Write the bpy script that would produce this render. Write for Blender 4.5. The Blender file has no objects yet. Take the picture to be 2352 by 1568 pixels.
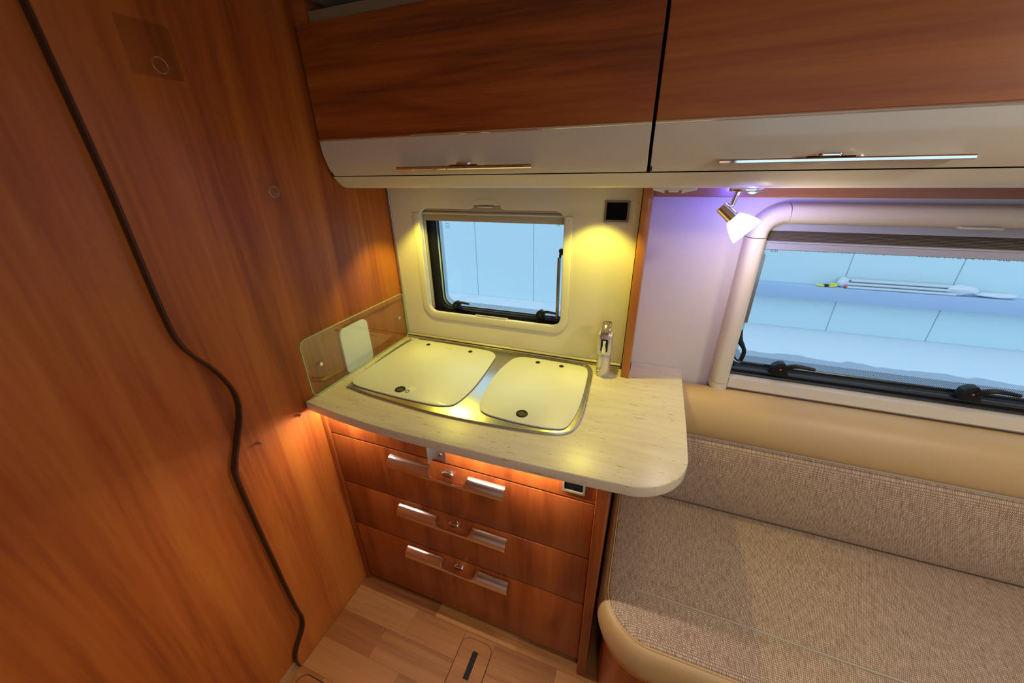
import bpy, bmesh, math, random
from mathutils import Vector, Matrix
random.seed(4)
R = math.radians
SC = bpy.context.scene
COL = SC.collection

# ------------------------------------------------------------------ camera
cam_d = bpy.data.cameras.new('camera'); cam = bpy.data.objects.new('camera', cam_d); COL.objects.link(cam)
cam_d.sensor_width = 36.0; cam_d.lens = 843.33 / 2352 * 36.0; cam_d.clip_start = 0.02; cam_d.clip_end = 100
yaw, pit, rol = R(-20.902), R(24.919), R(-0.9666)
fw = Vector((math.sin(yaw)*math.cos(pit), math.cos(yaw)*math.cos(pit), -math.sin(pit)))
rt = Vector((math.cos(yaw), -math.sin(yaw), 0)); up = rt.cross(fw)
rt2 = rt*math.cos(rol) + up*math.sin(rol); up2 = -rt*math.sin(rol) + up*math.cos(rol)
cam.matrix_world = Matrix(((rt2.x, up2.x, -fw.x, 0.956), (rt2.y, up2.y, -fw.y, -1.216), (rt2.z, up2.z, -fw.z, 1.565), (0, 0, 0, 1)))
SC.camera = cam

# ------------------------------------------------------------------ world, light, exposure
w = bpy.data.worlds.new('sky'); SC.world = w; w.use_nodes = True
bg = w.node_tree.nodes['Background']; bg.inputs[0].default_value = (0.58, 0.83, 1.0, 1); bg.inputs[1].default_value = 1.45
SC.view_settings.view_transform = 'Standard'; SC.view_settings.look = 'None'
SC.view_settings.exposure = 0.0; SC.view_settings.gamma = 1.0; SC.view_settings.use_curve_mapping = False
SC.cycles.max_bounces = 8; SC.cycles.transparent_max_bounces = 16

FILL_W = 16.5        # added fill lamps on the ceiling, watts
SPOT_W = 13.0         # yellow spotlights under the wall cupboard
STRIP_ES = 1450.0      # diodes of the LED strips under the worktop
LAMP_W = 1.7         # reading lamp bulb
BLUE_W = 2.2        # blue night light on the lamp base

# ------------------------------------------------------------------ materials
def nt(name):
    m = bpy.data.materials.new(name); m.use_nodes = True
    t = m.node_tree; p = t.nodes['Principled BSDF']
    return m, t, p, t.nodes.new, t.links.new
def plain(name, c, rough=0.5, metal=0.0, spec=0.5, coat=0.0, emit=None, es=0.0, bump=0.0, bscale=200, trans=0.0):
    m, t, p, N, L = nt(name)
    p.inputs['Base Color'].default_value = (*c, 1); p.inputs['Roughness'].default_value = rough
    p.inputs['Metallic'].default_value = metal; p.inputs['Specular IOR Level'].default_value = spec
    p.inputs['Coat Weight'].default_value = coat; p.inputs['Coat Roughness'].default_value = 0.08
    if trans: p.inputs['Transmission Weight'].default_value = trans
    if emit: p.inputs['Emission Color'].default_value = (*emit, 1); p.inputs['Emission Strength'].default_value = es
    tc = N('ShaderNodeTexCoord'); n = N('ShaderNodeTexNoise'); n.inputs['Scale'].default_value = bscale; n.inputs['Detail'].default_value = 3
    L(tc.outputs['Object'], n.inputs['Vector'])
    # slight tonal unevenness so that nothing is perfectly flat
    h = N('ShaderNodeMixRGB'); h.blend_type = 'MULTIPLY'; h.inputs[0].default_value = 0.06
    h.inputs[1].default_value = (*c, 1); L(n.outputs['Fac'], h.inputs[2]); L(h.outputs[0], p.inputs['Base Color'])
    if bump:
        b = N('ShaderNodeBump'); b.inputs['Strength'].default_value = bump; b.inputs['Distance'].default_value = 0.001
        L(n.outputs['Fac'], b.inputs['Height']); L(b.outputs[0], p.inputs['Normal'])
    return m
def wood(name, dark, mid, light, axis='z', sc=13.0, rough=0.33, coat=0.15, band=1.0):
    m, t, p, N, L = nt(name)
    tc = N('ShaderNodeTexCoord'); oi = N('ShaderNodeObjectInfo')
    mp = N('ShaderNodeMapping'); s = [sc, sc, sc]; s['xyz'.index(axis)] = sc*0.075; mp.inputs['Scale'].default_value = s
    L(tc.outputs['Object'], mp.inputs['Vector'])
    off = N('ShaderNodeVectorMath'); off.operation = 'MULTIPLY_ADD'; off.inputs[1].default_value = (1, 1, 1)
    sv = N('ShaderNodeVectorMath'); sv.operation = 'SCALE'; sv.inputs[0].default_value = (7, 5, 3); L(oi.outputs['Random'], sv.inputs['Scale'])
    L(mp.outputs[0], off.inputs[0]); L(sv.outputs[0], off.inputs[2])
    n1 = N('ShaderNodeTexNoise'); n1.inputs['Scale'].default_value = 0.8; n1.inputs['Detail'].default_value = 5; n1.inputs['Roughness'].default_value = 0.58; n1.inputs['Distortion'].default_value = 0.55
    L(off.outputs[0], n1.inputs['Vector'])
    mp2 = N('ShaderNodeMapping'); s2 = [sc*9, sc*9, sc*9]; s2['xyz'.index(axis)] = sc*0.35; mp2.inputs['Scale'].default_value = s2
    L(tc.outputs['Object'], mp2.inputs['Vector'])
    n2 = N('ShaderNodeTexNoise'); n2.inputs['Scale'].default_value = 1.0; n2.inputs['Detail'].default_value = 3; L(mp2.outputs[0], n2.inputs['Vector'])
    ad = N('ShaderNodeMath'); ad.operation = 'MULTIPLY_ADD'; ad.inputs[1].default_value = 0.22
    L(n2.outputs['Fac'], ad.inputs[0]); L(n1.outputs['Fac'], ad.inputs[2])
    r = N('ShaderNodeValToRGB'); e = r.color_ramp.elements
    e[0].position = 0.445; e[0].color = (*dark, 1); e[1].position = 0.77; e[1].color = (*light, 1)
    k = e.new(0.60); k.color = (*mid, 1)
    L(ad.outputs[0], r.inputs[0]); L(r.outputs[0], p.inputs['Base Color'])
    p.inputs['Roughness'].default_value = rough; p.inputs['Coat Weight'].default_value = coat; p.inputs['Coat Roughness'].default_value = 0.15
    p.inputs['Specular IOR Level'].default_value = 0.4
    b = N('ShaderNodeBump'); b.inputs['Strength'].default_value = 0.05; b.inputs['Distance'].default_value = 0.001
    L(n2.outputs['Fac'], b.inputs['Height']); L(b.outputs[0], p.inputs['Normal'])
    return m
def thin_glass(name, tint=(0.97, 0.99, 1.0), gloss=0.025, rough=0.0):
    m, t, p, N, L = nt(name)
    tr = N('ShaderNodeBsdfTransparent'); tr.inputs[0].default_value = (*tint, 1)
    g = N('ShaderNodeBsdfGlossy'); g.inputs['Roughness'].default_value = rough; g.inputs[0].default_value = (1, 1, 1, 1)
    # Schlick reflection, the same from both faces of the sheet
    ge = N('ShaderNodeNewGeometry'); dt = N('ShaderNodeVectorMath'); dt.operation = 'DOT_PRODUCT'; L(ge.outputs['Normal'], dt.inputs[0]); L(ge.outputs['Incoming'], dt.inputs[1])
    ab = N('ShaderNodeMath'); ab.operation = 'ABSOLUTE'; L(dt.outputs['Value'], ab.inputs[0])
    om = N('ShaderNodeMath'); om.operation = 'SUBTRACT'; om.inputs[0].default_value = 1.0; L(ab.outputs[0], om.inputs[1])
    pw = N('ShaderNodeMath'); pw.operation = 'POWER'; pw.inputs[1].default_value = 5.0; L(om.outputs[0], pw.inputs[0])
    mx = N('ShaderNodeMath'); mx.operation = 'MULTIPLY_ADD'; mx.inputs[1].default_value = 0.9; mx.inputs[2].default_value = gloss
    L(pw.outputs[0], mx.inputs[0])
    mix = N('ShaderNodeMixShader'); L(mx.outputs[0], mix.inputs[0]); L(tr.outputs[0], mix.inputs[1]); L(g.outputs[0], mix.inputs[2])
    L(mix.outputs[0], t.nodes['Material Output'].inputs['Surface']); t.nodes.remove(p)
    return m
def fabric(name):
    m, t, p, N, L = nt(name)
    tc = N('ShaderNodeTexCoord'); sx = N('ShaderNodeSeparateXYZ'); L(tc.outputs['Object'], sx.inputs[0])
    a = N('ShaderNodeMath'); a.operation = 'SUBTRACT'; L(sx.outputs['Z'], a.inputs[0]); L(sx.outputs['Y'], a.inputs[1])
    a2 = N('ShaderNodeMath'); a2.operation = 'MULTIPLY'; a2.inputs[1].default_value = 1.0; L(a.outputs[0], a2.inputs[0])
    cv = N('ShaderNodeCombineXYZ'); L(sx.outputs['X'], cv.inputs[0]); L(a2.outputs[0], cv.inputs[1])
    br = N('ShaderNodeTexBrick'); L(cv.outputs[0], br.inputs['Vector']); br.inputs['Scale'].default_value = 125
    br.inputs['Brick Width'].default_value = 0.46; br.inputs['Row Height'].default_value = 0.62; br.inputs['Mortar Size'].default_value = 0.12; br.inputs['Mortar Smooth'].default_value = 0.6
    br.inputs['Color1'].default_value = (0.69, 0.55, 0.425, 1); br.inputs['Color2'].default_value = (0.53, 0.40, 0.29, 1); br.inputs['Mortar'].default_value = (0.265, 0.175, 0.112, 1)
    mp = N('ShaderNodeMapping'); mp.inputs['Scale'].default_value = (330, 36, 1); L(cv.outputs[0], mp.inputs['Vector'])
    n = N('ShaderNodeTexNoise'); n.inputs['Scale'].default_value = 1; n.inputs['Detail'].default_value = 4; L(mp.outputs[0], n.inputs['Vector'])
    r = N('ShaderNodeValToRGB'); r.color_ramp.elements[0].position = 0.36; r.color_ramp.elements[0].color = (0.68, 0.60, 0.52, 1)
    r.color_ramp.elements[1].position = 0.56; r.color_ramp.elements[1].color = (1, 1, 1, 1); L(n.outputs['Fac'], r.inputs[0])
    mx = N('ShaderNodeMixRGB'); mx.blend_type = 'MULTIPLY'; mx.inputs[0].default_value = 1; L(br.outputs['Color'], mx.inputs[1]); L(r.outputs[0], mx.inputs[2])
    L(mx.outputs[0], p.inputs['Base Color']); p.inputs['Roughness'].default_value = 0.75; p.inputs['Sheen Weight'].default_value = 0.15; p.inputs['Specular IOR Level'].default_value = 0.3
    b = N('ShaderNodeBump'); b.inputs['Strength'].default_value = 0.5; b.inputs['Distance'].default_value = 0.001; b.invert = True
    L(br.outputs['Fac'], b.inputs['Height']); L(b.outputs[0], p.inputs['Normal'])
    return m
def stone(name):
    m, t, p, N, L = nt(name)
    tc = N('ShaderNodeTexCoord')
    mp = N('ShaderNodeMapping'); mp.inputs['Scale'].default_value = (5, 42, 42); L(tc.outputs['Object'], mp.inputs['Vector'])
    n = N('ShaderNodeTexNoise'); n.inputs['Scale'].default_value = 1; n.inputs['Detail'].default_value = 5; n.inputs['Distortion'].default_value = 0.5; L(mp.outputs[0], n.inputs['Vector'])
    r = N('ShaderNodeValToRGB'); e = r.color_ramp.elements; e[0].position = 0.3; e[0].color = (0.58, 0.50, 0.37, 1); e[1].position = 0.65; e[1].color = (0.66, 0.585, 0.455, 1); L(n.outputs['Fac'], r.inputs[0])
    mp2 = N('ShaderNodeMapping'); mp2.inputs['Scale'].default_value = (34, 210, 210); mp2.inputs['Rotation'].default_value = (0, 0, R(3)); L(tc.outputs['Object'], mp2.inputs['Vector'])
    n2 = N('ShaderNodeTexNoise'); n2.inputs['Scale'].default_value = 1; n2.inputs['Detail'].default_value = 3; L(mp2.outputs[0], n2.inputs['Vector'])
    r2 = N('ShaderNodeValToRGB'); e = r2.color_ramp.elements; e[0].position = 0.655; e[0].color = (1, 1, 1, 1); e[1].position = 0.71; e[1].color = (0.55, 0.42, 0.30, 1); L(n2.outputs['Fac'], r2.inputs[0])
    mx = N('ShaderNodeMixRGB'); mx.blend_type = 'MULTIPLY'; mx.inputs[0].default_value = 1; L(r.outputs[0], mx.inputs[1]); L(r2.outputs[0], mx.inputs[2])
    L(mx.outputs[0], p.inputs['Base Color']); p.inputs['Roughness'].default_value = 0.32; p.inputs['Specular IOR Level'].default_value = 0.4
    return m
def dots(name):
    # printed black dot band on the acrylic pane
    m, t, p, N, L = nt(name)
    tc = N('ShaderNodeTexCoord'); v = N('ShaderNodeTexVoronoi'); v.inputs['Scale'].default_value = 330; v.inputs['Randomness'].default_value = 0.0
    mp = N('ShaderNodeMapping'); mp.inputs['Rotation'].default_value = (0, R(45), 0); mp.inputs['Scale'].default_value = (1, 0, 1); L(tc.outputs['Object'], mp.inputs['Vector']); L(mp.outputs[0], v.inputs['Vector'])
    c = N('ShaderNodeMath'); c.operation = 'LESS_THAN'; c.inputs[1].default_value = 0.33; L(v.outputs['Distance'], c.inputs[0])
    tr = N('ShaderNodeBsdfTransparent'); mix = N('ShaderNodeMixShader'); L(c.outputs[0], mix.inputs[0]); L(tr.outputs[0], mix.inputs[1]); L(p.outputs[0], mix.inputs[2])
    p.inputs['Base Color'].default_value = (0.03, 0.03, 0.04, 1)
    L(mix.outputs[0], t.nodes['Material Output'].inputs['Surface'])
    return m
def ground_mat(name):
    m, t, p, N, L = nt(name)
    tc = N('ShaderNodeTexCoord'); sx = N('ShaderNodeSeparateXYZ'); L(tc.outputs['Object'], sx.inputs[0])
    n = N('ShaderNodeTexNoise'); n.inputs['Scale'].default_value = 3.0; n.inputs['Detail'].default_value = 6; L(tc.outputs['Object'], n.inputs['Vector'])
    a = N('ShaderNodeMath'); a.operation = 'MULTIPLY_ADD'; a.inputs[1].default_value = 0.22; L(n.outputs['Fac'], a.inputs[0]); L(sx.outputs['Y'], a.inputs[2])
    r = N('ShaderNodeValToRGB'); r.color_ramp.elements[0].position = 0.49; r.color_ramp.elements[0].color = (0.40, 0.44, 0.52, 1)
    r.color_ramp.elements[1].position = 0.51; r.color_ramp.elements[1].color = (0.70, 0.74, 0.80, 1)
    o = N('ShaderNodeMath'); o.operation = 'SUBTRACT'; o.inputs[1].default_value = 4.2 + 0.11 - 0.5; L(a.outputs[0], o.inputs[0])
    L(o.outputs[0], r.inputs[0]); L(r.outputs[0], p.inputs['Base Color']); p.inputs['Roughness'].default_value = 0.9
    return m

W_PART = wood('wood_partition', (0.225, 0.048, 0.007), (0.375, 0.094, 0.0135), (0.460, 0.140, 0.021), 'z', 11, rough=0.46, coat=0.0)
W_FRONT = wood('wood_drawer', (0.180, 0.036, 0.007), (0.285, 0.063, 0.012), (0.360, 0.095, 0.019), 'z', 17)
W_DOOR = wood('wood_cupboard', (0.150, 0.030, 0.006), (0.310, 0.076, 0.011), (0.420, 0.122, 0.017), 'x', 15, rough=0.42, coat=0.0)
W_EDGE = wood('wood_edge', (0.34, 0.105, 0.015), (0.43, 0.150, 0.022), (0.50, 0.19, 0.03), 'z', 14)
W_RAIL = wood('wood_rail', (0.26, 0.085, 0.025), (0.34, 0.125, 0.035), (0.40, 0.16, 0.05), 'x', 14)
W_FL = [wood('wood_plank_%s' % n, *c, 'x', 12, rough=0.45, coat=0.0) for n, c in (
    ('honey', ((0.32, 0.130, 0.036), (0.44, 0.200, 0.062), (0.52, 0.26, 0.09))),
    ('tan', ((0.26, 0.095, 0.025), (0.37, 0.150, 0.042), (0.44, 0.195, 0.062))),
    ('brown', ((0.20, 0.065, 0.016), (0.30, 0.105, 0.027), (0.37, 0.145, 0.042))))]
CREAM = plain('cream_plastic', (0.70, 0.64, 0.52), 0.35)
CREAM_G = plain('cream_gloss', (0.66, 0.585, 0.47), 0.22, coat=0.3)
CREAM_D = plain('cream_blind_bar', (0.42, 0.36, 0.27), 0.4)
WALLM = plain('wall_vinyl', (0.68, 0.61, 0.56), 0.6, bump=0.05, bscale=500)
CEILM = plain('ceiling_vinyl', (0.62, 0.58, 0.52), 0.7)
STRIPB = plain('shaded_beige_strip', (0.27, 0.21, 0.13), 0.5)  # beige darkened so the colour carries the dim light below the ceiling
STONE = stone('worktop_stone')
CHROME = plain('chrome', (0.88, 0.87, 0.86), 0.045, 1.0)
STEEL = plain('brushed_steel', (0.62, 0.61, 0.58), 0.27, 1.0)
ALU = plain('aluminium', (0.50, 0.50, 0.50), 0.35, 1.0)
TAPB = plain('tap_satin', (0.70, 0.68, 0.62), 0.22, 0.55)
LID = plain('glass_lid', (0.68, 0.67, 0.60), 0.42, coat=0.12)
OLIVE = plain('hole_floor', (0.10, 0.085, 0.03), 0.7, spec=0.1)
LIDEDGE = plain('lid_edge', (0.20, 0.19, 0.12), 0.2)
BLACK = plain('black_rubber', (0.006, 0.006, 0.007), 0.5, spec=0.3)
BLACKP = plain('black_plastic', (0.006, 0.006, 0.007), 0.5, spec=0.3)
HANDLE = plain('satin_chrome', (0.90, 0.88, 0.87), 0.15, 1.0)
BLKG = plain('black_seal_gloss', (0.02, 0.024, 0.03), 0.22)
DARKW = plain('dark_edge_band', (0.045, 0.018, 0.008), 0.5)
DARK = plain('dark_gap', (0.02, 0.012, 0.008), 0.7)
SOCK = plain('socket_frame', (0.16, 0.125, 0.09), 0.45)
BLACKM = plain('black_matt', (0.004, 0.004, 0.004), 0.8, spec=0.05)
LEATH = plain('beige_leatherette', (0.52, 0.345, 0.155), 0.42, bump=0.25, bscale=900)
FAB = fabric('woven_fabric')
PIPE = plain('piping_grey', (0.40, 0.34, 0.27), 0.6)
PANE = thin_glass('acrylic_pane', (0.97, 0.985, 1.0))
GLASS = thin_glass('guard_glass', (0.97, 0.985, 0.955), 0.06)
GEDGE = plain('glass_edge_green', (0.42, 0.58, 0.30), 0.2)
FILM = thin_glass('clear_film', (0.975, 0.975, 0.975), 0.010, 0.3)
FILMD = thin_glass('smoky_film', (0.93, 0.925, 0.92), 0.005, 0.3)
CLEARP = thin_glass('clear_plastic', (0.97, 0.97, 0.97), 0.10, 0.05)
FRIT = dots('printed_dots')
PRINT = plain('printed_mark', (0.18, 0.22, 0.30), 0.6)
PEDGE = plain('pane_edge', (0.42, 0.55, 0.85), 0.25)
WHITEP = plain('white_plastic', (0.80, 0.79, 0.74), 0.4)
PLATE = plain('white_plate', (0.74, 0.74, 0.72), 0.35)
BLINDG = plain('blind_rail_grey', (0.37, 0.39, 0.47), 0.4)
PLEAT = plain('pleated_blind', (0.30, 0.255, 0.20), 0.8)
ARM = plain('stay_arm_bronze', (0.34, 0.27, 0.18), 0.3, 0.6)
ARMG = plain('stay_arm_grey', (0.35, 0.36, 0.42), 0.3, 0.6)
SHADE = plain('shade_glass', (0.9, 0.88, 0.84), 0.3, emit=(1.0, 0.90, 0.80), es=2.0)
BLED = plain('blue_led', (0.1, 0.3, 1.0), 0.3, emit=(0.02, 0.22, 1.0), es=4.0)
DIODE = plain('led_diode', (0.9, 0.9, 0.9), 0.3, emit=(1.0, 0.88, 0.72), es=STRIP_ES)
YLENS = plain('spot_lens', (0.9, 0.8, 0.3), 0.3, emit=(1.0, 0.80, 0.12), es=8.0)
CLAMP = plain('fill_lens', (0.9, 0.9, 0.9), 0.3, emit=(1.0, 0.88, 0.72), es=3.0)  # glowing face of the added ceiling fill lamps
XWALL = plain('daylight_tinted_panel', (0.63, 0.79, 0.84), 0.6)  # white panels with the blue of the daylight mixed into their colour
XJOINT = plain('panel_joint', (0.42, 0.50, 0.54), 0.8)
XBEAM = plain('galvanised_beam', (0.40, 0.52, 0.72), 0.55, bump=0.2, bscale=14)
XGR = ground_mat('concrete_ground')
PIPEM = plain('pipe_metal', (0.62, 0.66, 0.72), 0.4, 0.3)
WRAP = plain('plastic_wrap', (0.70, 0.72, 0.78), 0.3)
YEL = plain('yellow_plastic', (0.85, 0.72, 0.05), 0.5)
BLUEI = plain('blue_ink', (0.05, 0.16, 0.55), 0.6)
REDI = plain('red_ink', (0.7, 0.06, 0.03), 0.5)
YELI = plain('yellow_ink', (0.85, 0.75, 0.03), 0.6)

# ------------------------------------------------------------------ helpers
def root_of(o):
    while o.parent: o = o.parent
    return o
def thing(name, label, cat, loc=(0, 0, 0), group=None, kind=None):
    o = bpy.data.objects.new(name, None); COL.objects.link(o); o.location = loc; o.empty_display_size = 0.05
    if label: o['label'] = label
    if cat: o['category'] = cat
    if group: o['group'] = group
    if kind: o['kind'] = kind
    return o
def obj(name, bm, mat, parent=None, label=None, cat=None, group=None, kind=None, smooth=35):
    me = bpy.data.meshes.new(name)
    bmesh.ops.recalc_face_normals(bm, faces=bm.faces)
    bm.to_mesh(me); bm.free()
    if smooth:
        for p in me.polygons: p.use_smooth = True
        me.set_sharp_from_angle(angle=R(smooth))
    me.materials.append(mat)
    o = bpy.data.objects.new(name, me); COL.objects.link(o)
    if parent:
        me.transform(Matrix.Translation(-Vector(root_of(parent).location)))
        o.parent = parent
    else:
        vs = [v.co for v in me.vertices]
        lo = Vector([min(v[i] for v in vs) for i in range(3)]); hi = Vector([max(v[i] for v in vs) for i in range(3)])
        b = Vector(((lo.x+hi.x)/2, (lo.y+hi.y)/2, lo.z)); me.transform(Matrix.Translation(-b)); o.location = b
    if label: o['label'] = label
    if cat: o['category'] = cat
    if group: o['group'] = group
    if kind: o['kind'] = kind
    return o
def box(x0, x1, y0, y1, z0, z1, bev=0.0, seg=2, bm=None):
    b = bmesh.new()
    bmesh.ops.create_cube(b, size=1, matrix=Matrix.Translation(((x0+x1)/2, (y0+y1)/2, (z0+z1)/2)) @ Matrix.Diagonal((abs(x1-x0), abs(y1-y0), abs(z1-z0), 1)))
    if bev: bmesh.ops.bevel(b, geom=list(b.edges), offset=bev, segments=seg, affect='EDGES', profile=0.5)
    return merge(bm, b)
def merge(bm, b):
    if bm is None: return b
    me = bpy.data.meshes.new('tmp'); b.to_mesh(me); b.free(); bm.from_mesh(me); bpy.data.meshes.remove(me); return bm
def P3(axis, p, h):
    return {'x': (h, p[0], p[1]), 'y': (p[0], h, p[1]), 'z': (p[0], p[1], h)}[axis]
def extr(pts, axis, a, b, bev=0.0, seg=2, bm=None):
    m = bmesh.new()
    va = [m.verts.new(P3(axis, p, a)) for p in pts]; vb = [m.verts.new(P3(axis, p, b)) for p in pts]
    n = len(pts)
    fa = m.faces.new(va); fb = m.faces.new(vb[::-1])
    for i in range(n): m.faces.new((va[i], vb[i], vb[(i+1) % n], va[(i+1) % n]))
    m.normal_update(); bmesh.ops.recalc_face_normals(m, faces=m.faces)
    if bev:
        es = [e for f in (fa, fb) for e in f.edges]
        bmesh.ops.bevel(m, geom=es, offset=bev, segments=seg, affect='EDGES', profile=0.5)
    return merge(bm, m)
def plate(outer, holes, axis, a, b, bm=None, lip=0.0):
    """flat plate with holes, from a to b along axis; lip rounds the rim of the holes at side a"""
    m = bmesh.new(); es = []
    for lp in [outer] + holes:
        vs = [m.verts.new(P3(axis, p, a)) for p in lp]
        es += [m.edges.new((vs[i], vs[(i+1) % len(vs)])) for i in range(len(vs))]
    bmesh.ops.triangle_fill(m, use_beauty=True, use_dissolve=False, edges=es)
    r = bmesh.ops.extrude_face_region(m, geom=list(m.faces))
    d = P3(axis, (0, 0), b - a)
    bmesh.ops.translate(m, vec=d, verts=[g for g in r['geom'] if isinstance(g, bmesh.types.BMVert)])
    bmesh.ops.recalc_face_normals(m, faces=m.faces)
    if lip:
        ax = 'xyz'.index(axis); hs = []
        pts = {tuple(round(c, 5) for c in p) for h in holes for p in h}
        for e in m.edges:
            if all(abs(v.co[ax]-a) < 1e-6 for v in e.verts) and len(e.link_faces) == 2:
                q = [tuple(round(c, 5) for i, c in enumerate(v.co) if i != ax) for v in e.verts]
                if all(k in pts for k in q) and e.calc_face_angle(0) > 1.0: hs.append(e)
        bmesh.ops.bevel(m, geom=hs, offset=lip, segments=4, affect='EDGES', profile=0.5)
    return merge(bm, m)
def rrect(x0, x1, y0, y1, r, n=6):
    if not isinstance(r, (list, tuple)): r = [r]*4
    pts = []
    for (cx, cy, a0, q) in ((x1, y1, 0, r[0]), (x0, y1, 90, r[1]), (x0, y0, 180, r[2]), (x1, y0, 270, r[3])):
        ox = cx - q if cx == x1 else cx + q; oy = cy - q if cy == y1 else cy + q
        if q < 1e-6: pts.append((cx, cy)); continue
        for i in range(n+1):
            a = R(a0 + 90*i/n); pts.append((ox + q*math.cos(a), oy + q*math.sin(a)))
    return pts
def spline(pts, n=5, closed=True):
    out = []; m = len(pts)
    for i in range(m if closed else m-1):
        if closed: p0, p1, p2, p3 = (pts[(i+k-1) % m] for k in range(4))
        else: p0, p1, p2, p3 = pts[max(i-1, 0)], pts[i], pts[i+1], pts[min(i+2, m-1)]
        for k in range(n):
            t = k/n
            out.append(tuple(0.5*(2*b + (c-a)*t + (2*a-5*b+4*c-d)*t*t + (3*b-a-3*c+d)*t**3) for a, b, c, d in zip(p0, p1, p2, p3)))
    if not closed: out.append(tuple(pts[-1]))
    return out
def offset(pts, d):
    """shrink a closed 2D loop by d"""
    n = len(pts); ar = sum(pts[i][0]*pts[(i+1) % n][1]-pts[(i+1) % n][0]*pts[i][1] for i in range(n)); s = 1 if ar > 0 else -1
    out = []
    for i in range(n):
        a, b = Vector(pts[i-1]), Vector(pts[(i+1) % n]); t = (b-a).normalized(); nn = Vector((-t.y, t.x))*s
        out.append((pts[i][0]+nn.x*d, pts[i][1]+nn.y*d))
    return out
def tube(path, r, seg=10, closed=False, bm=None, sx=1.0, rads=None):
    m = bmesh.new(); path = [Vector(p) for p in path]; rings = []; n = len(path); prev = None
    for i, p in enumerate(path):
        t = ((path[(i+1) % n] - path[i-1]) if closed else (path[min(i+1, n-1)] - path[max(i-1, 0)])).normalized()
        if prev is None:
            u = t.cross(Vector((0, 0, 1)));  u = t.cross(Vector((0, 1, 0))) if u.length < 1e-3 else u
            u.normalize()
        else: u = (prev - t*prev.dot(t)).normalized()
        v = t.cross(u); prev = u; rr = rads[i] if rads else r
        rings.append([m.verts.new(p + u*rr*sx*math.cos(2*math.pi*k/seg) + v*rr*math.sin(2*math.pi*k/seg)) for k in range(seg)])
    for i in range(n if closed else n-1):
        A, B = rings[i], rings[(i+1) % n]
        for k in range(seg): m.faces.new((A[k], A[(k+1) % seg], B[(k+1) % seg], B[k]))
    if not closed: m.faces.new(rings[0]); m.faces.new(rings[-1][::-1])
    return merge(bm, m)
def lathe(prof, org, direc, seg=24, bm=None, cap=True):
    m = bmesh.new(); d = Vector(direc).normalized(); u = d.cross(Vector((0, 1, 0)));  u = d.cross(Vector((1, 0, 0))) if u.length < 1e-3 else u
    u.normalize(); v = d.cross(u); o = Vector(org); rings = []
    for r, h in prof: rings.append([m.verts.new(o + d*h + (u*math.cos(2*math.pi*k/seg) + v*math.sin(2*math.pi*k/seg))*max(r, 1e-5)) for k in range(seg)])
    for A, B in zip(rings, rings[1:]):
        for k in range(seg): m.faces.new((A[k], A[(k+1) % seg], B[(k+1) % seg], B[k]))
    if cap: m.faces.new(rings[0][::-1]); m.faces.new(rings[-1])
    return merge(bm, m)
def cyl(org, direc, r, h, seg=20, bm=None, ch=0.0):
    pr = [(r, 0), (r, h)] if not ch else [(r-ch, 0), (r, ch), (r, h-ch), (r-ch, h)]
    return lathe(pr, org, direc, seg, bm)
def light(name, kind, loc, power, color, parent=None, rot=None, **kw):
    d = bpy.data.lights.new(name, kind); d.energy = power; d.color = color
    for k, v in kw.items(): setattr(d, k, v)
    o = bpy.data.objects.new(name, d); COL.objects.link(o)
    if parent: o.parent = parent; o.location = Vector(loc) - Vector(root_of(parent).location)
    else: o.location = loc
    if rot: o.rotation_euler = rot
    return o

# ================================================================== SETTING
CZ = 1.975
# floor slab, then the separate strips of the wood floor that the photo shows
fl = obj('floor', box(-0.05, 3.2, -2.25, 0.10, -0.05, -0.004), W_FL[1], kind='structure', label='brown wood strip floor of the camper')
rows = {}
pitch = 0.099; y_ref = -0.637
ends = {-6: 0.30, -5: 0.12, -4: 0.22, -3: 0.10, -2: 0.335, -1: 0.205, 0: 0.283, 1: 0.359}
tone = {}
hatch = rrect(0.497, 0.612, -0.86, -0.556, 0.028, 5)
for k in range(-7, 3):
    y0 = y_ref + k*pitch; y1 = y0 + pitch
    e0 = ends.get(k, 0.2); xs = [0.0]; x = e0
    while x < 1.25:
        if x > 0.03: xs.append(x)
        x += 0.33 + 0.05*((k*7) % 3 - 1)
    xs.append(1.30)
    for i in range(len(xs)-1):
        c = {(0, 0): 0, (1, 1): 0, (0, 1): 1, (1, 0): 2, (-1, 0): 2, (-1, 1): 1}.get((k, i), random.choice((0, 1, 1, 2)))
        xa, xb = xs[i]+0.0002, xs[i+1]-0.0002
        segs = [(xa, xb)]
        if y0 < -0.60 and y1 > -0.87:                      # leave room for the floor hatch
            segs = [(a, b) for a, b in ((xa, min(xb, 0.4945)), (max(xa, 0.6145), xb)) if b - a > 0.01] if (xa < 0.6145 and xb > 0.4945) else segs
        for a, b in segs:
            obj('plank', box(a, b, y0+0.0002, y1-0.0002, -0.004, 0.0, 0.0003, 1), W_FL[c], fl)
# ceiling and the walls behind the camera
obj('ceiling', box(-0.05, 3.2, -2.25, 0.10, CZ, CZ+0.04), CEILM, kind='structure', label='pale camper ceiling')
obj('wall_right', box(3.2, 3.24, -2.25, 0.10, -0.05, CZ+0.04), WALLM, kind='structure')
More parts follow.
